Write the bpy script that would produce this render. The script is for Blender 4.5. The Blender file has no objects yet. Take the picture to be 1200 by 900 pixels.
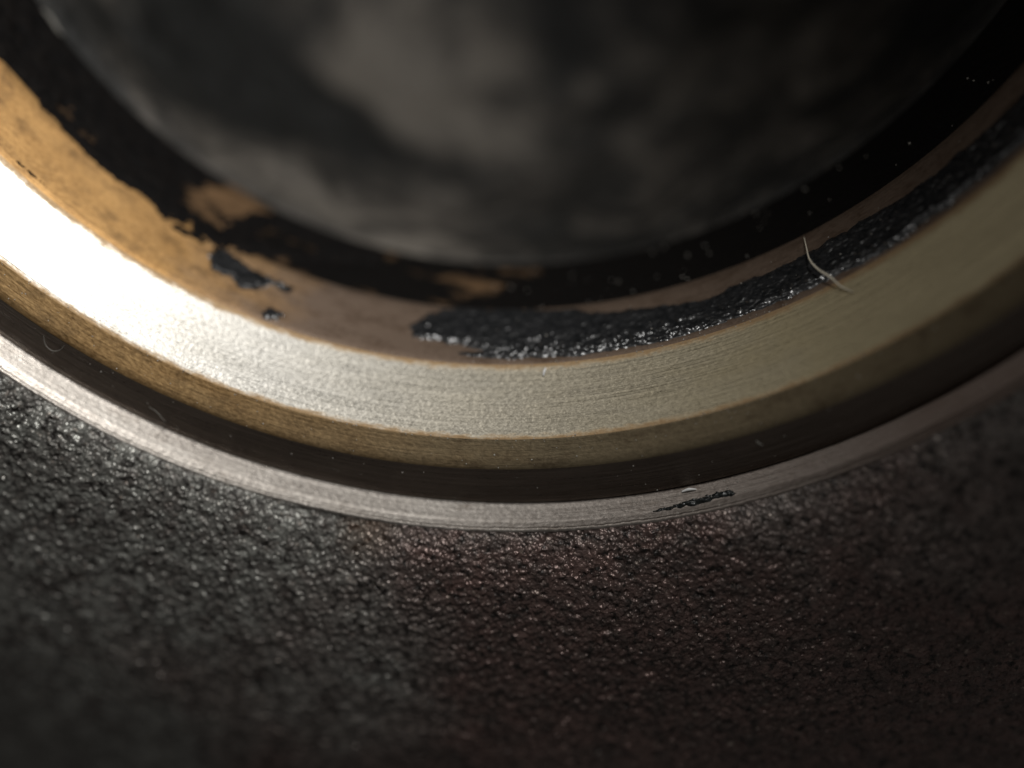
import bpy, math, random
import numpy as np
from mathutils import Vector, Matrix

random.seed(4)
S = 0.02                     # metres per unit of the rim's radius: a 40 mm opening
scene = bpy.context.scene
col = scene.collection

# ------------------------------------------------------------------ camera
cam_d = bpy.data.cameras.new('camera')
cam = bpy.data.objects.new('camera', cam_d)
col.objects.link(cam)
RT = Vector((0.94402034, 0.30837762, -0.1171701))
UP = Vector((-0.32988723, 0.8825591, -0.33505798))
FW = Vector((0.0, -0.35495447, -0.93488358))
M = Matrix((RT, UP, -FW)).transposed().to_4x4()
M.translation = Vector((0.30272720, -0.29874460, 1.19945209)) * S
cam.matrix_world = M
cam_d.sensor_width = 36
cam_d.lens = 39.0
cam_d.clip_start = 0.0005
cam_d.clip_end = 5
cam_d.dof.use_dof = True
cam_d.dof.focus_distance = 1.325 * S
cam_d.dof.aperture_fstop = 15
scene.camera = cam

# ------------------------------------------------------------------ world, lamps, exposure
w = bpy.data.worlds.new('World')
scene.world = w
w.use_nodes = True
w.node_tree.nodes['Background'].inputs[0].default_value = (1.0, 0.97, 0.93, 1)
w.node_tree.nodes['Background'].inputs[1].default_value = 0.075

def lamp(name, kind, loc, target, power, color, size=0.3, cone=60, blend=0.6):
    d = bpy.data.lights.new(name, kind)
    o = bpy.data.objects.new(name, d)
    col.objects.link(o)
    o.location = Vector(loc) * S
    o.rotation_euler = ((Vector(target) - Vector(loc)) * S).to_track_quat('-Z', 'Y').to_euler()
    d.energy = power * S * S
    d.color = color
    if kind == 'AREA':
        d.shape = 'DISK'
        d.size = size * S
    else:
        d.shadow_soft_size = size * S
        d.spot_size = math.radians(cone)
        d.spot_blend = blend
    return o

KEY = lamp('torch_lamp', 'SPOT', (0.02, 0.87, 0.82), (-0.44, -0.86, 0.0), 106, (1.0, 0.985, 0.955), 0.15, 80, 1.0)
FILL = lamp('soft_fill_light', 'AREA', (-1.9, 1.5, 1.5), (0.1, -0.8, 0.0), 2, (1.0, 0.98, 0.95), 1.5)  # added soft fill, brightens the right side of the seat
scene.view_settings.view_transform = 'Standard'
scene.view_settings.look = 'None'
scene.view_settings.exposure = 0.0
scene.view_settings.gamma = 1.0
scene.render.resolution_x = 1024
scene.render.resolution_y = 768
scene.render.engine = 'CYCLES'

# ------------------------------------------------------------------ small helpers
def tag(o, label=None, cat=None, group=None, kind=None):
    for k, v in (('label', label), ('category', cat), ('group', group), ('kind', kind)):
        if v:
            o[k] = v
    return o

def empty(name, label, cat, loc=(0, 0, 0), group=None):
    o = bpy.data.objects.new(name, None)
    o.empty_display_size = S * 0.2
    o.location = Vector(loc) * S
    col.objects.link(o)
    return tag(o, label, cat, group)

def mesh_obj(name, V, F, mat, parent=None, uv=None, smooth=True):
    """V (n,3) in rim radii, F list/array of quads or triangles, uv (n,2) per vertex"""
    V = np.asarray(V, dtype=np.float64) * S
    me = bpy.data.meshes.new(name)
    F = np.asarray(F, dtype=np.int32)
    n, k = F.shape
    me.vertices.add(len(V)); me.loops.add(n * k); me.polygons.add(n)
    me.vertices.foreach_set('co', V.astype(np.float32).ravel())
    me.loops.foreach_set('vertex_index', F.ravel())
    me.polygons.foreach_set('loop_start', np.arange(0, n * k, k, dtype=np.int32))
    me.polygons.foreach_set('use_smooth', np.full(n, smooth))
    if uv is not None:
        l = me.uv_layers.new(name='UVMap')
        l.data.foreach_set('uv', np.asarray(uv, dtype=np.float32)[F.ravel()].ravel())
    me.update(calc_edges=True)
    me.validate()
    me.materials.append(mat)
    o = bpy.data.objects.new(name, me)
    col.objects.link(o)
    if parent:
        o.parent = parent
    return o

def grid_faces(nr, nc, wrap=False):
    i = np.arange(nr - 1)[:, None]
    j = np.arange(nc if wrap else nc - 1)[None, :]
    j2 = (j + 1) % nc
    a = i * nc + j; b = i * nc + j2; c = (i + 1) * nc + j2; d = (i + 1) * nc + j
    return np.stack([a, b, c, d], -1).reshape(-1, 4)

_rs = np.random.RandomState(11)
_tab = _rs.rand(1 << 16)
def vnoise(x, y, z=0.0):
    x, y, z = np.broadcast_arrays(np.asarray(x, float), np.asarray(y, float), np.asarray(z, float))
    xi, yi, zi = np.floor(x), np.floor(y), np.floor(z)
    fx, fy, fz = x - xi, y - yi, z - zi
    fx = fx * fx * (3 - 2 * fx); fy = fy * fy * (3 - 2 * fy); fz = fz * fz * (3 - 2 * fz)
    xi = xi.astype(np.int64); yi = yi.astype(np.int64); zi = zi.astype(np.int64)
    def h(a, b, c):
        k = (a * 73856093) ^ (b * 19349663) ^ (c * 83492791)
        k = (k ^ (k >> 13)) * 1274126177
        return _tab[(k ^ (k >> 16)) & 0xffff]
    r = 0
    for dx in (0, 1):
        for dy in (0, 1):
            for dz in (0, 1):
                wgt = (fx if dx else 1 - fx) * (fy if dy else 1 - fy) * (fz if dz else 1 - fz)
                r = r + wgt * h(xi + dx, yi + dy, zi + dz)
    return r * 2 - 1
def fbm(x, y, z=0.0, oct=4, gain=0.5):
    r = 0; a = 1.0; f = 1.0; t = 0
    for k in range(oct):
        r = r + a * vnoise(np.asarray(x) * f + 17.3 * k, np.asarray(y) * f - 5.1 * k, np.asarray(z) * f + 3.7 * k)
        t += a; a *= gain; f *= 2.03
    return r / t

def smooth01(x):
    x = np.clip(x, 0, 1)
    return x * x * (3 - 2 * x)

# ------------------------------------------------------------------ materials
class NT:
    def __init__(self, name):
        self.m = bpy.data.materials.new(name)
        self.m.use_nodes = True
        self.t = self.m.node_tree
        self.b = self.t.nodes['Principled BSDF']
        tc = self.n('ShaderNodeTexCoord')
        vm = self.n('ShaderNodeVectorMath'); vm.operation = 'SCALE'
        self.l(tc.outputs['Object'], vm.inputs[0]); vm.inputs['Scale'].default_value = 1 / S
        self.P = vm.outputs[0]
        self.UV = tc.outputs['UV']
    def n(self, t):
        return self.t.nodes.new(t)
    def l(self, a, b):
        self.t.links.new(a, b)
    def mapped(self, v, scale):
        mp = self.n('ShaderNodeMapping'); mp.inputs['Scale'].default_value = scale
        self.l(v, mp.inputs['Vector']); return mp.outputs[0]
    def noise(self, v, scale=1, detail=4, rough=0.55, dist=0):
        x = self.n('ShaderNodeTexNoise')
        x.inputs['Scale'].default_value = scale; x.inputs['Detail'].default_value = detail
        x.inputs['Roughness'].default_value = rough; x.inputs['Distortion'].default_value = dist
        self.l(v, x.inputs['Vector']); return x.outputs['Fac']
    def ramp(self, v, stops):
        r = self.n('ShaderNodeValToRGB')
        e = r.color_ramp.elements
        while len(e) < len(stops): e.new(0.5)
        for k, (p, c) in enumerate(stops):
            e[k].position = p
            e[k].color = tuple(c) + (1,) if hasattr(c, '__len__') else (c, c, c, 1)
        self.l(v, r.inputs[0]); return r.outputs[0]
    def mix(self, f, a, b, mode='MIX'):
        x = self.n('ShaderNodeMix'); x.data_type = 'RGBA'; x.blend_type = mode
        for s, k in ((f, 0), (a, 6), (b, 7)):
            if hasattr(s, 'is_linked'): self.l(s, x.inputs[k])
            elif k == 0: x.inputs[0].default_value = s
            else: x.inputs[k].default_value = tuple(s) + (1,)
        return x.outputs[2]
    def math(self, op, a, b=0.0, clamp=False):
        x = self.n('ShaderNodeMath'); x.operation = op; x.use_clamp = clamp
        for s, k in ((a, 0), (b, 1)):
            if hasattr(s, 'is_linked'): self.l(s, x.inputs[k])
            else: x.inputs[k].default_value = s
        return x.outputs[0]
    def bump(self, h, dist, strength=1.0, prev=None):
        x = self.n('ShaderNodeBump')
        x.inputs['Distance'].default_value = dist * S; x.inputs['Strength'].default_value = strength
        self.l(h, x.inputs['Height'])
        if prev: self.l(prev, x.inputs['Normal'])
        return x.outputs[0]
    def blob(self, v, c, r, scale=(1, 1, 1)):
        mp = self.n('ShaderNodeMapping'); mp.inputs['Scale'].default_value = tuple(1 / (r * q) for q in scale)
        mp.inputs['Location'].default_value = tuple(-a / (r * q) for a, q in zip(c, scale))
        self.l(v, mp.inputs['Vector'])
        vm = self.n('ShaderNodeVectorMath'); vm.operation = 'LENGTH'
        self.l(mp.outputs[0], vm.inputs[0])
        return self.math('SUBTRACT', 1.0, vm.outputs['Value'], True)      # 1 at c, 0 from r on
    def set(self, **k):
        for a, v in k.items():
            s = self.b.inputs[a.replace('_', ' ')]
            if hasattr(v, 'is_linked'): self.l(v, s)
            elif hasattr(v, '__len__') and len(v) == 3: s.default_value = tuple(v) + (1,)
            else: s.default_value = v

def turned_metal(name, c0, c1, rough, metallic=1.0, groove=1.0, aniso=0.6, stain=None, stain_at=0.6, grain=0.5, spec=None, dull=None, rims=None, gw=0.22):
    """turned (lathe cut) metal: UV.x runs round the ring, UV.y across it"""
    t = NT(name)
    gv = t.mapped(t.UV, (7.0, 240.0, 1.0))
    g = t.noise(gv, 1, 3, 0.6)
    gv2 = t.mapped(t.UV, (1.2, 420.0, 1.0))
    g2 = t.noise(gv2, 1, 2, 0.5)
    grn = t.noise(t.mapped(t.UV, (130, 300, 1)), 1, 3, 0.7)
    blot = t.noise(t.mapped(t.UV, (9, 26, 1)), 1, 6, 0.68, 0.3)
    fac = t.math('ADD', t.math('MULTIPLY', blot, 0.5), t.math('ADD', t.math('MULTIPLY', grn, grain), t.math('MULTIPLY', g, gw)))
    c = t.mix(t.ramp(fac, [(0.38, 0.0), (0.82, 1.0)]), c0, c1)
    if dull:                    # the straw colour turns to a greyer brown farther round the ring
        sx = t.n('ShaderNodeSeparateXYZ'); t.l(t.UV, sx.inputs[0])
        mr = t.n('ShaderNodeMapRange'); mr.inputs[1].default_value = dull[1]; mr.inputs[2].default_value = dull[2]
        t.l(t.math('ADD', sx.outputs[0], t.math('MULTIPLY', t.math('SUBTRACT', blot, 0.5), 0.35)), mr.inputs[0])
        c = t.mix(mr.outputs[0], c, t.mix(grn, dull[0], tuple(1.5 * q for q in dull[0])))
    if stain:
        sv = t.noise(t.mapped(t.UV, (20.0, 48.0, 1.0)), 1, 8, 0.78, 0.0)
        c = t.mix(t.ramp(sv, [(stain_at - 0.10, 0.0), (stain_at + 0.12, 0.85)]), c, stain)
    rough_in = rough
    if rims:                    # worn, speckled oxide along both edges
        sy = t.n('ShaderNodeSeparateXYZ'); t.l(t.UV, sy.inputs[0])
        en = t.noise(t.mapped(t.UV, (40, 120, 1)), 1, 5, 0.75)
        dd = t.math('MINIMUM', sy.outputs[1], t.math('SUBTRACT', rims[0], sy.outputs[1]))
        dd = t.math('ADD', dd, t.math('MULTIPLY', t.math('SUBTRACT', en, 0.5), 0.024))
        em = t.ramp(t.math('MULTIPLY', dd, 100), [(0.08, 1.0), (0.75, 0.0)])
        c = t.mix(em, c, rims[1])
        rough_in = t.math('ADD', t.math('MULTIPLY', em, 0.25), rough)
    rough = rough_in
    r = t.math('ADD', t.math('MULTIPLY', t.math('SUBTRACT', grn, 0.5), 0.25), t.math('ADD', rough, t.math('MULTIPLY', t.math('SUBTRACT', g, 0.5), 0.2)), True)
    b = t.bump(grn, 0.0005, 0.6)
    b = t.bump(g, 0.0010 * groove, 0.6, b)
    b = t.bump(g2, 0.0008 * groove, 0.6, b)
    t.set(Base_Color=c, Roughness=r, Metallic=metallic, Normal=b)
    if aniso:
        tn = t.n('ShaderNodeTangent'); tn.direction_type = 'UV_MAP'; tn.uv_map = 'UVMap'
        t.set(Anisotropic=aniso, Tangent=tn.outputs[0], Anisotropic_Rotation=0.25)
    return t.m

m_seat = turned_metal('seat_steel', (0.37, 0.35, 0.31), (0.62, 0.60, 0.56), 0.37, dull=((0.345, 0.292, 0.185), 4.25, 4.95), rims=(0.0980, (0.40, 0.28, 0.16)))
m_cham = turned_metal('tan_oxide_steel', (0.15, 0.08, 0.03), (0.46, 0.30, 0.14), 0.44, groove=0.35, gw=0.08, grain=0.7, stain=(0.07, 0.045, 0.028), stain_at=0.60, dull=((0.17, 0.135, 0.085), 4.15, 4.6))
m_throat = turned_metal('brown_oxide_steel', (0.20, 0.10, 0.03), (0.57, 0.34, 0.135), 0.5, groove=0.35, gw=0.08, grain=0.7, metallic=0.8, stain=(0.075, 0.043, 0.024), stain_at=0.58, dull=((0.150, 0.108, 0.080), 4.06, 4.28))
m_land = turned_metal('dark_reflection_steel', (0.085, 0.068, 0.056), (0.19, 0.155, 0.13), 0.32, grain=0.25, gw=0.55, groove=1.8)  # reflection of the dark overhead put into the base colour
m_rim = turned_metal('cut_alloy', (0.30, 0.26, 0.23), (0.62, 0.58, 0.53), 0.35, groove=0.6, dull=((0.17, 0.132, 0.112), 4.50, 5.05), stain=(0.16, 0.12, 0.09), stain_at=0.64)

def sooty_wall():
    t = NT('sooty_throat_steel')
    n1 = t.noise(t.mapped(t.UV, (9, 22, 1)), 1, 7, 0.62, 0.4)
    f = t.math('MULTIPLY', t.math('SUBTRACT', n1, 0.52), 4.2)
    # where the soot has flaked off and the brown steel shows
    for c, r, sc, k in (((4.064, 0.080, 0), 0.10, (1, 0.75, 1), 1.6), ((4.49, 0.075, 0), 0.16, (1, 0.32, 1), 0.34), ((4.18, 0.06, 0), 0.14, (1, 0.4, 1), 0.35), ((3.85, 0.03, 0), 0.14, (1, 0.5, 1), 0.5), ((5.12, 0.06, 0), 0.60, (1, 1, 1), -1.6)):
        f = t.math('ADD', f, t.math('MULTIPLY', t.blob(t.UV, c, r, sc), k))
    tan = t.mix(t.noise(t.P, 40, 4), (0.075, 0.046, 0.026), (0.34, 0.20, 0.10))
    c = t.mix(t.ramp(f, [(0.24, 0.0), (0.75, 1.0)]), (0.006, 0.005, 0.0045), tan)
    b = t.bump(t.noise(t.P, 60, 5, 0.65), 0.006, 0.7)
    t.set(Base_Color=c, Roughness=0.5, Metallic=0.2, Normal=b, Specular_IOR_Level=0.3)
    return t.m
m_wall = sooty_wall()

def port_alloy():
    t = NT('sooted_port_alloy')
    n1 = t.noise(t.mapped(t.UV, (4.0, 7.0, 1)), 1, 6, 0.6, 0.8)
    n2 = t.noise(t.mapped(t.UV, (16, 30, 1)), 1, 6, 0.66, 1.0)
    f = t.math('ADD', t.math('MULTIPLY', n1, 0.65), t.math('MULTIPLY', n2, 0.35))
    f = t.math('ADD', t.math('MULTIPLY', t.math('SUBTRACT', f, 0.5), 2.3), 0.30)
    # pale patches put lamplight into the colour, and one sooty streak between them
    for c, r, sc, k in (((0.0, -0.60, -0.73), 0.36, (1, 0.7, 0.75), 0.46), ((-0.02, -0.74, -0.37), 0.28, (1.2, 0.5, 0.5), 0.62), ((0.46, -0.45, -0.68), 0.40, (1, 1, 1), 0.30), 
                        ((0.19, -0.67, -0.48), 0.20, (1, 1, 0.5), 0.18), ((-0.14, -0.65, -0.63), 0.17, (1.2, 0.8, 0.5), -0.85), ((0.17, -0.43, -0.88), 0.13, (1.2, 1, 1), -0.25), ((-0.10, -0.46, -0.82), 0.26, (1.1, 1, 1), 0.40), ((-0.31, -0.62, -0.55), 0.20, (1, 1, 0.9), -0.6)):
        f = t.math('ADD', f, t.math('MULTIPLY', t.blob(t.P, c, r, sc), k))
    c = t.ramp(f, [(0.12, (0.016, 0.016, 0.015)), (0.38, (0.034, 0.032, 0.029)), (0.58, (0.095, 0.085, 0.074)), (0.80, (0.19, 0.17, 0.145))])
    b = t.bump(t.noise(t.P, 22, 6, 0.6), 0.02, 0.7)
    t.set(Base_Color=c, Roughness=0.6, Metallic=0.25, Normal=b)
    return t.m
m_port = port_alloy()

def cast_alloy():
    t = NT('rough_cast_deck')
    n1 = t.noise(t.P, 2.6, 5, 0.6)
    n2 = t.noise(t.P, 34, 5, 0.62)
    n3 = t.noise(t.P, 130, 4, 0.65)
    red = t.math('ADD', t.math('MULTIPLY', n1, 0.8), t.math('MULTIPLY', t.blob(t.P, (0.85, -1.32, 0), 0.95), 0.55))     # reddish brown side; the weaker light there is put into its darker tone
    a = t.mix(t.ramp(red, [(0.46, 0.0), (0.66, 1.0)]), (0.31, 0.31, 0.285), (0.165, 0.105, 0.092))  # the paler grey also holds the torchlight on the left
    a = t.mix(t.ramp(n2, [(0.35, 0.0), (0.70, 1.0)]), a, (0.07, 0.056, 0.050))
    a = t.mix(t.ramp(n3, [(0.60, 0.0), (0.74, 1.0)]), a, (0.40, 0.33, 0.28))
    a = t.mix(t.ramp(t.noise(t.P, 95, 3, 0.6), [(0.34, 1.0), (0.48, 0.0)]), a, (0.022, 0.018, 0.016))     # pit shade put into the colour so the grain reads
    a = t.mix(t.math('MULTIPLY', t.blob(t.P, (0.195, -1.0, 0), 0.045), 0.7), a, (0.13, 0.07, 0.035))    # rust spot by the rim
    vo = t.n('ShaderNodeTexVoronoi'); vo.inputs['Scale'].default_value = 210; t.l(t.P, vo.inputs['Vector'])
    b = t.bump(vo.outputs['Distance'], 0.0022, 0.8)
    b = t.bump(t.noise(t.P, 230, 1, 0.5), 0.0018, 0.8, b)
    r = t.ramp(n2, [(0.3, 0.30), (0.7, 0.48)])
    t.set(Base_Color=a, Roughness=r, Metallic=0.5, Normal=b, Specular_IOR_Level=0.7)
    return t.m
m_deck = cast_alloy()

def carbon(name, c0, c1, rough, scale=70, relief=0.01, spec=0.5):
    t = NT(name)
    n = t.noise(t.P, scale, 6, 0.65)
    b = t.bump(t.noise(t.P, scale, 1.5, 0.5), relief, 0.8)
    t.set(Base_Color=t.mix(t.ramp(n, [(0.4, 0.0), (0.72, 1.0)]), c0, c1), Roughness=rough, Normal=b, Specular_IOR_Level=spec)
    if spec > 0.6: t.set(Coat_Weight=0.5, Coat_Roughness=0.16, Coat_Normal=b)
    return t.m
m_crust = carbon('flaky_carbon', (0.010, 0.011, 0.012), (0.036, 0.036, 0.038), 0.30, 130, 0.0014, 0.7)
m_soot = carbon('matt_soot', (0.004, 0.0035, 0.0035), (0.009, 0.007, 0.006), 0.8, 60, 0.008, 0.15)

def plain(name, c, rough, **k):
    t = NT(name); n = t.noise(t.P, 200, 3)
    t.set(Base_Color=t.mix(n, c, tuple(min(1, x * 1.35) for x in c)), Roughness=rough, **k)
    return t.m
m_hair = plain('pale_fibre', (0.74, 0.68, 0.55), 0.4)
m_lint = plain('dusty_lint', (0.17, 0.16, 0.14), 0.6)
m_dust = plain('pale_dust', (0.42, 0.40, 0.36), 0.5)
m_oil = carbon('dark_grease', (0.008, 0.010, 0.010), (0.020, 0.024, 0.024), 0.28, 120, 0.006)

# ------------------------------------------------------------------ profile of the turned rings (radius, height)
A = (1.0, 0.0); A2 = (0.9945, -0.0090); B = (0.977, -0.023)
C = (0.9205, -0.003); D = (0.8877, -0.0183); E_ = (0.8153, -0.0907); F_ = (0.7741, -0.1682); G = (0.7406, -0.2984)
LO, HI = 214.0, 358.0        # the angles that the close-up can see are cut fine
def angles(step):
    fine = np.arange(LO, HI + 1e-6, step)
    coarse = np.linspace(HI, LO + 360, 72)[1:-1]
    return np.radians(np.concatenate([fine, coarse]))

def subdiv_profile(pts, step):
    out = [pts[0]]
    for a, b in zip(pts[:-1], pts[1:]):
        n = max(1, int(round(math.dist(a, b) / step)))
        for k in range(1, n + 1):
            out.append((a[0] + (b[0] - a[0]) * k / n, a[1] + (b[1] - a[1]) * k / n))
    return out

def ring(name, pts, mat, parent, step=0.01, dth=0.25, wob=0.0, seed=0, disp=None):
    """surface of revolution through pts (listed from the outside inwards = faces up and in)"""
    P = np.array(subdiv_profile(pts, step))
    th = angles(dth)
    arc = np.concatenate([[0], np.cumsum(np.hypot(*(P[1:] - P[:-1]).T))])
    R = P[:, 0][:, None] + 0 * th; Z = P[:, 1][:, None] + 0 * th
    if wob:
        e = wob * fbm(np.cos(th) * 30 + seed, np.sin(th) * 30, seed, 4)
        R = R + e; 
    if disp is not None:
        dR, dZ = disp(th[None, :] + 0 * R, R, Z); R = R + dR; Z = Z + dZ
    V = np.stack([R * np.cos(th), R * np.sin(th), Z], -1).reshape(-1, 3)
    uv = np.stack([th * 0.9 + 0 * R, arc[:, None] + 0 * R], -1).reshape(-1, 2)
    Fc = grid_faces(len(P), len(th), True)
    return mesh_obj(name, V, Fc, mat, parent, uv)

# ------------------------------------------------------------------ the cylinder head
head = empty('cylinder_head', 'dark rough cast engine cylinder head with a round machined port opening', 'engine part')
head_h = lambda x, y: (0.0017 * fbm(x * 110, y * 110, 0.3, 2) + 0.0040 * fbm(x * 240, y * 240, 1.7, 2, 0.5)
                       + 0.007 * fbm(x * 7, y * 7, 5.0, 2))
def deck_mesh():
    th = np.radians(np.concatenate([np.arange(LO + 4, HI - 2, 0.10), np.linspace(HI - 2, LO + 364, 90)[:-1]]))
    rr = np.concatenate([np.arange(1.0, 1.70, 0.0017), 1.70 * (2.9 / 1.70) ** np.linspace(0, 1, 40)])
    T, Rr = np.meshgrid(th, rr)
    x, y = Rr * np.cos(T), Rr * np.sin(T)
    h = head_h(x, y)
    edge = np.clip((Rr - 1.0) / 0.007, 0, 1)
    h = h * (0.13 + 0.87 * edge)
    h = h + 0.034 * (1 - np.exp(-(Rr - 1.0) / 0.042)) - 0.44 * np.clip(Rr - 1.08, 0, 0.7) ** 2      # rounded over towards the opening, and gently domed
    k = 1 - edge
    rad = Rr + k * h[0][None, :]                       # the 45 degree cut runs out along the uneven casting
    V = np.stack([rad * np.cos(T), rad * np.sin(T), h], -1)
    hedge = h[0]
    skirt = V[-1].copy(); skirt[:, 2] = -1.3
    V = np.concatenate([V.reshape(-1, 3), skirt])
    Fc = grid_faces(len(rr) + 1, len(th), True)
    return V, Fc, th, hedge
V, Fc, dth_, hedge = deck_mesh()
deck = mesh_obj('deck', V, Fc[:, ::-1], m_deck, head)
# make sure normals face up
def rim_mesh():
    th = dth_
    pr = [(0, A), (0.10, None), (0.35, None), (0.55, A2), (0.6, None), (0.8, None), (1.0, B)]
    rows = []
    h = hedge
    outer = (1.0 + h, h)
    def lerp(a, b, t): return (a[0] + (b[0] - a[0]) * t, a[1] + (b[1] - a[1]) * t)
    for q in range(0, 8):                               # rounded burr along the cut edge
        a = math.radians(62 + q * 16)
        rows.append((1.0 + h + 0.0014 + 0.0034 * math.cos(a), h - 0.0008 + 0.0034 * math.sin(a)))
    for t in (0.06, 0.3, 0.6, 0.9, 1.0): rows.append(lerp(outer, A2, t))
    for t in (0.1, 0.4, 0.7, 0.95, 1.0): rows.append(lerp(A2, B, t))
    rows.append((B[0] - 0.0004, B[1] - 0.004)); rows.append((B[0] - 0.0004, B[1] - 0.05))
    R = np.array([r + 0 * th for r, z in rows]); Z = np.array([z + 0 * th for r, z in rows])
    arc = np.concatenate([[0], np.cumsum(np.hypot(np.diff(R.mean(1)), np.diff(Z.mean(1))))])
    V = np.stack([R * np.cos(th), R * np.sin(th), Z], -1).reshape(-1, 3)
    uv = np.stack([th * 0.9 + 0 * R, arc[:, None] + 0 * R], -1).reshape(-1, 2)
    return mesh_obj('rim_chamfer', V, grid_faces(len(rows), len(th), True), m_rim, head, uv)
rim_mesh()

def port_disp(T, R, Z):
    x, y = R * np.cos(T), R * np.sin(T)
    k = smooth01((-0.31 - Z) / 0.12)
    d = (0.05 * fbm(x * 3.0, y * 3.0, Z * 3.0, 3) + 0.03 * fbm(x * 9.0, y * 9.0, Z * 9.0, 3)) * k
    return d, 0.6 * d
port_pts = [(0.978, -0.06), (0.972, -0.318), (0.752, -0.318), (0.742, -0.335), (0.735, -0.38), (0.722, -0.45), (0.69, -0.56), (0.64, -0.68), (0.56, -0.79),
            (0.46, -0.87), (0.34, -0.92), (0.2, -0.95), (0.06, -0.96), (0.002, -0.96)]
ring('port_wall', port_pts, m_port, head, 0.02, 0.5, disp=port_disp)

# ------------------------------------------------------------------ the valve seat insert
seat = empty('valve_seat', 'ring shaped steel valve seat with turned conical face and brown heat stains', 'valve seat', (0, 0, 0))
def off(p, q, t): return (p[0] + (q[0] - p[0]) * t, p[1] + (q[1] - p[1]) * t)
f = 0.0016
def toward(p, q, d):
    L = math.dist(p, q); return (p[0] + (q[0] - p[0]) * d / L, p[1] + (q[1] - p[1]) * d / L)
Bs = (B[0] - 0.0022, B[1] - 0.0006)
ring('top_land', [(Bs[0] + 0.0012, -0.31), (Bs[0] + 0.0012, Bs[1] - 0.002), toward(Bs, C, f), toward(C, Bs, f)], m_land, seat, 0.012, 0.2)
ring('outer_chamfer', [toward(C, Bs, f), off(toward(C, Bs, f), toward(C, D, f), 0.5), toward(C, D, f), toward(D, C, f)], m_cham, seat, 0.008, 0.2)
def arc(p, c, q, n=5):
    # rounded corner from p to q about the corner point c
    return [((1 - t) ** 2 * p[0] + 2 * t * (1 - t) * c[0] + t * t * q[0], (1 - t) ** 2 * p[1] + 2 * t * (1 - t) * c[1] + t * t * q[1]) for t in [k / n for k in range(n + 1)]]
FE, FF = 0.007, 0.010
ring('seat_face', [toward(D, C, f), toward(D, E_, f), toward(E_, D, FE * 0.6)], m_seat, seat, 0.008, 0.2)
ring('throat_chamfer', arc(toward(E_, D, FE * 0.6), E_, toward(E_, F_, FE)) + arc(toward(F_, E_, FF), F_, toward(F_, G, FF * 0.7)), m_throat, seat, 0.008, 0.2)
ring('throat_wall', [toward(F_, G, FF * 0.7), toward(G, F_, 0.006), (G[0] + 0.002, G[1] - 0.004), (0.75, -0.31), (Bs[0] + 0.0012, -0.31)], m_wall, seat, 0.01, 0.2)

# ------------------------------------------------------------------ carbon crusts lying on the seat (angle in degrees, arc length from the seat face's inner edge)
LEF = math.dist(E_, F_); LFG = math.dist(F_, G)
_nd = lambda p, q: (-(p[1] - q[1]) / math.dist(p, q), (p[0] - q[0]) / math.dist(p, q))
N_DE, N_EF, N_FG = _nd(D, E_), _nd(E_, F_), _nd(F_, G)
def surf(s):
    """point and normal of the profile at arc length s (0 at the inner edge of the seat face)"""
    s = np.asarray(s, float)
    r = np.where(s < 0, E_[0] + (D[0] - E_[0]) * (-s) / math.dist(D, E_),
        np.where(s < LEF, E_[0] + (F_[0] - E_[0]) * s / LEF, F_[0] + (G[0] - F_[0]) * (s - LEF) / LFG))
    z = np.where(s < 0, E_[1] + (D[1] - E_[1]) * (-s) / math.dist(D, E_),
        np.where(s < LEF, E_[1] + (F_[1] - E_[1]) * s / LEF, F_[1] + (G[1] - F_[1]) * (s - LEF) / LFG))
    k1 = smooth01((s + 0.006) / 0.012); k2 = smooth01((s - LEF + 0.006) / 0.012)
    nr = N_DE[0] * (1 - k1) + N_EF[0] * k1 * (1 - k2) + N_FG[0] * k2
    nz = N_DE[1] * (1 - k1) + N_EF[1] * k1 * (1 - k2) + N_FG[1] * k2
    n = np.hypot(nr, nz)
    return r, z, nr / n, nz / n

def sdf(px, py, poly):
    """signed distance, positive inside"""
    d = np.full(px.shape, 1e9); ins = np.zeros(px.shape, bool)
    n = len(poly)
    for i in range(n):
        ax, ay = poly[i]; bx, by = poly[(i + 1) % n]
        ex, ey = bx - ax, by - ay; wx, wy = px - ax, py - ay
        t = np.clip((wx * ex + wy * ey) / (ex * ex + ey * ey + 1e-12), 0, 1)
        d = np.minimum(d, np.hypot(wx - ex * t, wy - ey * t))
        c = ((ay > py) != (by > py)) & (px < (bx - ax) * (py - ay) / (by - ay + 1e-12) + ax)
        ins ^= c
    return np.where(ins, d, -d)

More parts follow.
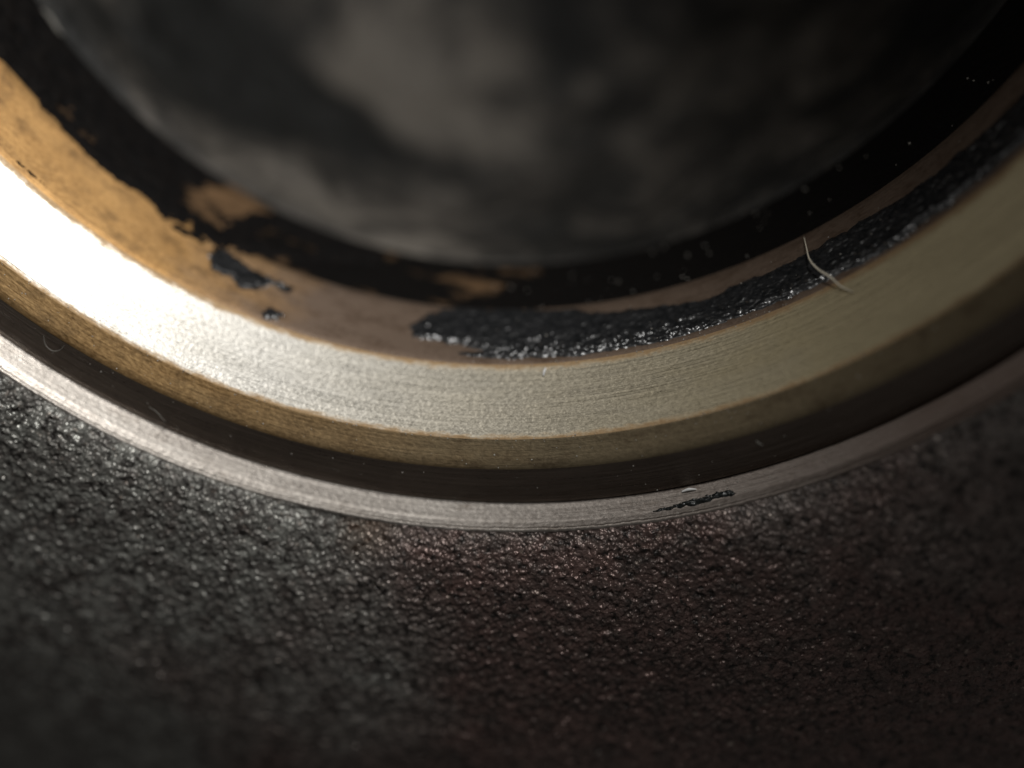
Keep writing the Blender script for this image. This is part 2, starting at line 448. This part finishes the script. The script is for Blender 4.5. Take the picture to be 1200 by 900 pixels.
RAD = 0.8 * math.pi / 180     # one degree of angle as a length on the throat
def crust(name, mat, label, cat, polys, holes=(), hmax=0.006, ramp=0.01, rough=0.004, edge=0.005, du=0.0022, seed=0.0, group=None, freq=45, ef=50, hn=0.006, low_rough=0.0, fade=400):
    """polys: (angle, arc) outlines. A bumpy sheet whose rim dips under the metal so its outline is ragged"""
    P = [[(a * RAD, s) for a, s in pl] for pl in polys]
    H = [[(a * RAD, s) for a, s in pl] for pl in holes]
    allp = [q for pl in P for q in pl]
    u0, u1 = min(q[0] for q in allp) - 0.01, max(q[0] for q in allp) + 0.01
    s0, s1 = min(q[1] for q in allp) - 0.01, max(q[1] for q in allp) + 0.01
    U, Sg = np.meshgrid(np.arange(u0, u1, du), np.arange(s0, min(s1, LEF + LFG), du))
    d = np.max([sdf(U, Sg, p) for p in P], 0)
    d = d + edge * fbm(U * ef + seed, Sg * ef * 1.4, seed, 4, 0.65)
    for h in H:
        d = np.minimum(d, -sdf(U, Sg, h) + hn * fbm(U * 26 + seed + 9, Sg * 34, seed, 5, 0.65))
    hh = hmax * smooth01(d / ramp) * (0.75 + 0.5 * fbm(U * 14, Sg * 14, seed + 2, 2)) + rough * fbm(U * freq, Sg * freq, seed + 4, 4, 0.6) * smooth01(d / ramp + 0.15) * (1 + low_rough * smooth01(1.3 - Sg / (0.38 * LEF)) * (1 - 0.8 * smooth01((U / RAD - fade) / 10)))
    hh = np.where(d < 0, d * 0.35, np.maximum(hh, 0.0008 + 0.0016 * fbm(U * 160, Sg * 160, seed + 7, 2)))
    keep = d > -0.004
    r, z, nr, nz = surf(Sg)
    th = U / RAD * math.pi / 180
    R = r + nr * hh; Z = z + nz * hh
    V = np.stack([R * np.cos(th), R * np.sin(th), Z], -1).reshape(-1, 3)
    Fc = grid_faces(*U.shape)
    kf = keep.reshape(-1)[Fc].any(1)
    Fc = Fc[kf]
    used = np.unique(Fc); idx = np.full(len(V), -1); idx[used] = np.arange(len(used))
    V = V[used]; uv = np.stack([U, Sg], -1).reshape(-1, 2)[used]
    o = mesh_obj(name, V, idx[Fc], mat, None, uv)
    return tag(o, label, cat, group)

L = LEF
GRP = 'carbon deposits on the valve seat'
up = [(281.3, .55), (282.5, .857), (284.0, .99), (285.6, 1.06), (290.5, 1.09), (296.0, 1.01), (298.7, .85), (303.5, .75), (308.9, .60), (310.7, .68), (317.0, .69), (322.8, .72),
      (329.1, .67), (333.9, .68), (339.5, .66), (352, .66)]
low = [(281.9, .36), (284.7, .345), (286.5, .12), (289.6, .063), (295.6, .046), (301.5, .045), (306, .051), (310.5, .07), (313.5, .07), (319.7, .03), (323.3, .0), (327, .04), (331.3, .05), (336.6, .05), (352, .05)]
crust('carbon_crust', m_crust, 'long black flaky carbon crust along the inner edge of the seat face, right half', 'carbon deposit',
      [[(a, t * L) for a, t in up] + [(a, t * L) for a, t in reversed(low)]],
      holes=[[(283.6, .24 * L), (286.2, .30 * L), (288.4, .2 * L), (286.6, .16 * L)]], hmax=0.004, ramp=0.008, rough=0.0014, edge=0.005, seed=1.0, group=GRP, freq=125, ef=70, du=0.0011, low_rough=2.6, fade=302)
soot = [(214, 1.05), (235, 1.05), (237.8, 1.12), (241.7, 1.04), (244.8, .97), (248, .96), (249.9, .95), (252.6, .98), (254.2, .96), (255.6, .84), (257.2, .79), (260.4, .79), (262.3, .77),
        (264, .99), (266.5, 1.25), (271, 1.7), (276, 2.0), (276, 2.48), (214, 2.48)]
patch = [(255.69, 1 + .292 * LFG / L), (256, 1 + .68 * LFG / L), (258.1, 1 + .93 * LFG / L), (261.8, 1 + .93 * LFG / L), (261.5, 1 + .6 * LFG / L), (259.5, 1 + .32 * LFG / L), (257.2, 1 + .2 * LFG / L)]
strip = [(256.2, .95), (257.6, .90), (259.8, .88), (261.6, .86), (263.2, .9), (263.0, 1.0), (260.5, 1.02), (257.5, 1.04)]
crust('soot_crust', m_soot, 'thick black soot crust with ragged edge inside the throat at left', 'carbon deposit',
      [[(a, t * L) for a, t in soot]], holes=[[(a, t * L) for a, t in patch], [(a, t * L) for a, t in strip], [(241, 1.2 * L), (245, 1.2 * L), (245.5, 1.32 * L), (242, 1.34 * L)], [(264, 1.55 * L), (270, 1.7 * L), (270, 2.0 * L), (264, 1.85 * L)]], hmax=0.006, ramp=0.012, rough=0.004, edge=0.007, seed=5.0, group=GRP, hn=0.05)
flake = [(261.0, .66), (261.9, .93), (263.5, .86), (265.8, .78), (269.8, .74), (269.3, .6), (267.7, .66), (266.8, .44), (265.7, .37), (264.1, .47), (262.5, .43)]
crust('carbon_flake', m_crust, 'small ragged bluish black carbon flake on the brown throat chamfer, beside the soot', 'carbon deposit',
      [[(a, t * L) for a, t in flake]], hmax=0.0045, ramp=0.004, rough=0.0018, edge=0.006, seed=8.0, group=GRP, du=0.0010, ef=130)
crust('carbon_flake', m_crust, 'tiny dark carbon speck below the ragged flake at the seat face edge', 'carbon deposit',
      [[(267.9, .05 * L), (268.9, .23 * L), (270.2, .17 * L), (269.4, 0)]], hmax=0.0025, ramp=0.004, rough=0.0012, edge=0.007, seed=12.0, group=GRP, du=0.0010, ef=130)
crust('carbon_flake', m_soot, 'thin broken line of black carbon on the tan chamfer at far left', 'carbon deposit',
      [[(243.0, .045 * L), (243.9, .075 * L), (245.1, .062 * L), (246.6, .078 * L), (246.6, .058 * L), (245.1, .05 * L), (243.9, .045 * L)]], hmax=0.003, ramp=0.003, rough=0.002, edge=0.003, seed=15.0, group=GRP, du=0.0010, ef=130)

# ------------------------------------------------------------------ fibres and lint
def tube(name, pts, rads, mat, label, cat, group=None, ns=8):
    pts = [Vector(p) for p in pts]
    # Catmull-Rom refine
    fine, fr = [], []
    n = len(pts)
    for i in range(n - 1):
        p0, p1, p2, p3 = pts[max(i - 1, 0)], pts[i], pts[i + 1], pts[min(i + 2, n - 1)]
        for k in range(6):
            t = k / 6
            fine.append(0.5 * ((2 * p1) + (p2 - p0) * t + (2 * p0 - 5 * p1 + 4 * p2 - p3) * t * t + (3 * p1 - p0 - 3 * p2 + p3) * t ** 3))
            fr.append(rads[i] + (rads[i + 1] - rads[i]) * t)
    fine.append(pts[-1]); fr.append(rads[-1])
    V = []
    for i, p in enumerate(fine):
        d = (fine[min(i + 1, len(fine) - 1)] - fine[max(i - 1, 0)]).normalized()
        a = d.cross(Vector((0.3, 0.2, 1))).normalized(); b = d.cross(a)
        for k in range(ns):
            q = 2 * math.pi * k / ns
            V.append(p + (a * math.cos(q) + b * math.sin(q)) * fr[i])
    c0 = len(V); V.append(fine[0]); V.append(fine[-1])
    Fc = [tuple(x) for x in grid_faces(len(fine), ns, True)]
    base = (len(fine) - 1) * ns
    for k in range(ns):
        Fc.append((c0, (k + 1) % ns, k, c0)); Fc.append((c0 + 1, base + k, base + (k + 1) % ns, c0 + 1))
    me = bpy.data.meshes.new(name)
    me.from_pydata([tuple(v * S) for v in V], [], [tuple(dict.fromkeys(int(i) for i in f_)) for f_ in Fc])
    for p in me.polygons: p.use_smooth = True
    me.materials.append(mat)
    o = bpy.data.objects.new(name, me); col.objects.link(o)
    return tag(o, label, cat, group)

def on_seat(a, s, h):
    r, z, nr, nz = [float(x) for x in surf(s)]
    r += nr * h; z += nz * h; t = math.radians(a)
    return (r * math.cos(t), r * math.sin(t), z)
def on_line(a, p, q, t, h):
    nr, nz = _nd(p, q)
    r = p[0] + (q[0] - p[0]) * t + nr * h; z = p[1] + (q[1] - p[1]) * t + nz * h
    return (r * math.cos(math.radians(a)), r * math.sin(math.radians(a)), z)

LDE = math.dist(D, E_)
tube('fibre', [on_seat(318.6, .96 * L, .004), on_seat(318.35, .66 * L, .012), on_seat(318.1, .34 * L, .018), on_seat(318.35, .12 * L, .016), on_seat(318.9, -.02 * LDE, .012), on_seat(319.3, -.15 * LDE, .006), on_seat(319.9, -.26 * LDE, .001)],
     [.0006, .0008, .0010, .0013, .0014, .0010, .0005], m_hair, 'pale bent hair lying across the black carbon crust onto the seat face', 'hair')
m_white = plain('white_fleck', (0.80, 0.79, 0.76), 0.5)
tube('lint', [on_line(294.08, D, E_, .889, .0015), on_line(293.95, D, E_, .84, .003), on_line(293.86, D, E_, .788, .0015)], [.0010, .0018, .0010], m_white,
     'tiny straight white lint sliver on the seat face below the carbon crust', 'lint', 'lint bits')
tube('lint', [on_line(254.4, Bs, C, .80, .001), on_line(254.8, Bs, C, .66, .004), on_line(255.4, Bs, C, .62, .005), on_line(255.9, Bs, C, .72, .003), on_line(256.1, Bs, C, .90, .001)], [.0003, .0005, .0006, .0005, .0003], m_lint,
     'small curled lint thread on the dark flat ring at far left', 'lint', 'lint bits')
tube('lint', [on_line(263.4, Bs, C, .44, .001), on_line(264.1, Bs, C, .45, .004), on_line(264.7, Bs, C, .34, .005), on_line(264.9, Bs, C, .18, .003), on_line(264.7, Bs, C, .04, .001)], [.0003, .0005, .0006, .0005, .0003], m_lint,
     'small hooked lint thread on the dark flat ring against its outer edge', 'lint', 'lint bits')
tube('lint', [on_line(309.2, Bs, C, .76, .001), on_line(309.35, Bs, C, .67, .002), on_line(309.5, Bs, C, .59, .001)], [.0010, .0016, .0010], m_lint,
     'pale lint speck on the dark flat ring at right', 'lint', 'lint bits')
tube('lint', [on_line(303.2, A2, B, .80, .001), on_line(303.7, A2, B, .84, .0025), on_line(304.2, A2, B, .78, .001)], [.0010, .0020, .0010], m_white,
     'white sliver on the outer rim chamfer beside the dark grease smear', 'lint', 'lint bits')

tube('glint', [on_seat(a, LEF + t * LFG, .001) for a, t in ((231.4, .97), (232.6, .985), (233.8, .965), (234.6, .975))], [.001, .0035, .003, .001], m_lint,  # edge glint on the sooty wall put in as a pale tube
     'short pale fleck modelled as a solid highlight on the sooty throat wall in the top left corner', 'glint')

def blob_sheet(name, mat, label, cat, p, q, poly, hmax, seed):
    """thin bumpy smear on the straight profile piece p-q, outline (angle, fraction)"""
    Lp = math.dist(p, q); k = 1.0 * math.pi / 180
    P = [(a * k, t * Lp) for a, t in poly]
    U, T = np.meshgrid(np.arange(min(a for a, _ in P) - .004, max(a for a, _ in P) + .004, .0008), np.arange(min(b for _, b in P) - .003, max(b for _, b in P) + .003, .0006))
    d = sdf(U, T, P) + 0.0042 * fbm(U * 150, T * 230, seed, 4, .65)
    hh = np.where(d < 0, d * .5, hmax * smooth01(d / .003) * (0.8 + .7 * fbm(U * 200, T * 200, seed, 3)) + .0002)
    nr, nz = _nd(p, q)
    r = p[0] + (q[0] - p[0]) * T / Lp + nr * hh; z = p[1] + (q[1] - p[1]) * T / Lp + nz * hh
    th = U / k * math.pi / 180
    V = np.stack([r * np.cos(th), r * np.sin(th), z], -1).reshape(-1, 3)
    Fc = grid_faces(*U.shape); Fc = Fc[(d > -.0015).reshape(-1)[Fc].any(1)]
    used = np.unique(Fc); idx = np.full(len(V), -1); idx[used] = np.arange(len(used))
    return tag(mesh_obj(name, V[used], idx[Fc], mat), label, cat)
blob_sheet('grease_smear', m_oil, 'short dark grease smear on the outer rim chamfer, lower right', 'smear', A2, B,
           [(301.0, .02), (302.6, .18), (304.6, .34), (306.4, .36), (306.8, .10), (305.0, -.02), (302.8, -.06)], .0022, 3.0)

# ------------------------------------------------------------------ dust: one scatter of specks and edge glints, too many and too small to count
def dust():
    rng = np.random.RandomState(21)
    V, Fc = [], []
    oct_v = np.array([(1, 0, 0), (-1, 0, 0), (0, 1, 0), (0, -1, 0), (0, 0, 1), (0, 0, -1)], float)
    oct_f = np.array([(0, 2, 4), (2, 1, 4), (1, 3, 4), (3, 0, 4), (2, 0, 5), (1, 2, 5), (3, 1, 5), (0, 3, 5)])
    def put(p, s):
        v = oct_v * (s * rng.uniform(.5, 1.4, 3)) * rng.uniform(.7, 1.3, (6, 1))
        a = rng.uniform(0, 6.28); c, n = math.cos(a), math.sin(a)
        v = v @ np.array([(c, n, 0), (-n, c, 0), (0, 0, 1)])
        Fc.append(oct_f + sum(len(x) for x in V)); V.append(v + np.array(p))
    for _ in range(34): put(on_seat(rng.uniform(283, 345), rng.uniform(.05, .8) * L, .006), rng.uniform(.0004, .0013))
    for _ in range(40): put(on_seat(rng.uniform(286, 340), L + rng.uniform(.05, .9) * LFG, .001), rng.uniform(.0008, .002))
    for _ in range(60): put(on_line(rng.uniform(240, 340), Bs, C, rng.uniform(.02, .95), .0004), rng.uniform(.0003, .0009))
    for _ in range(190): put(on_line(rng.uniform(240, 332), C, D, rng.choice([rng.uniform(.9, 1.02), rng.uniform(0, 1)]), .0004), rng.uniform(.0004, .0011))
    for _ in range(90): put(on_line(rng.uniform(262, 325), D, E_, rng.uniform(.93, 1.0), .0004), rng.uniform(.0004, .0010))
    for _ in range(60): put(on_line(rng.uniform(245, 330), A, A2, rng.uniform(0, .4), .0006), rng.uniform(.0006, .0015))  # specks along the cut edge put in as its glints
    for _ in range(120): put(on_line(rng.uniform(245, 330), A2, B, rng.uniform(0, 1), .0004), rng.uniform(.0004, .0011))
    o = mesh_obj('dust', np.concatenate(V), np.concatenate(Fc), m_dust, smooth=False)
    tag(o, 'fine pale dust specks and rim edge glints scattered over the seat rings', 'dust', kind='stuff')
dust()
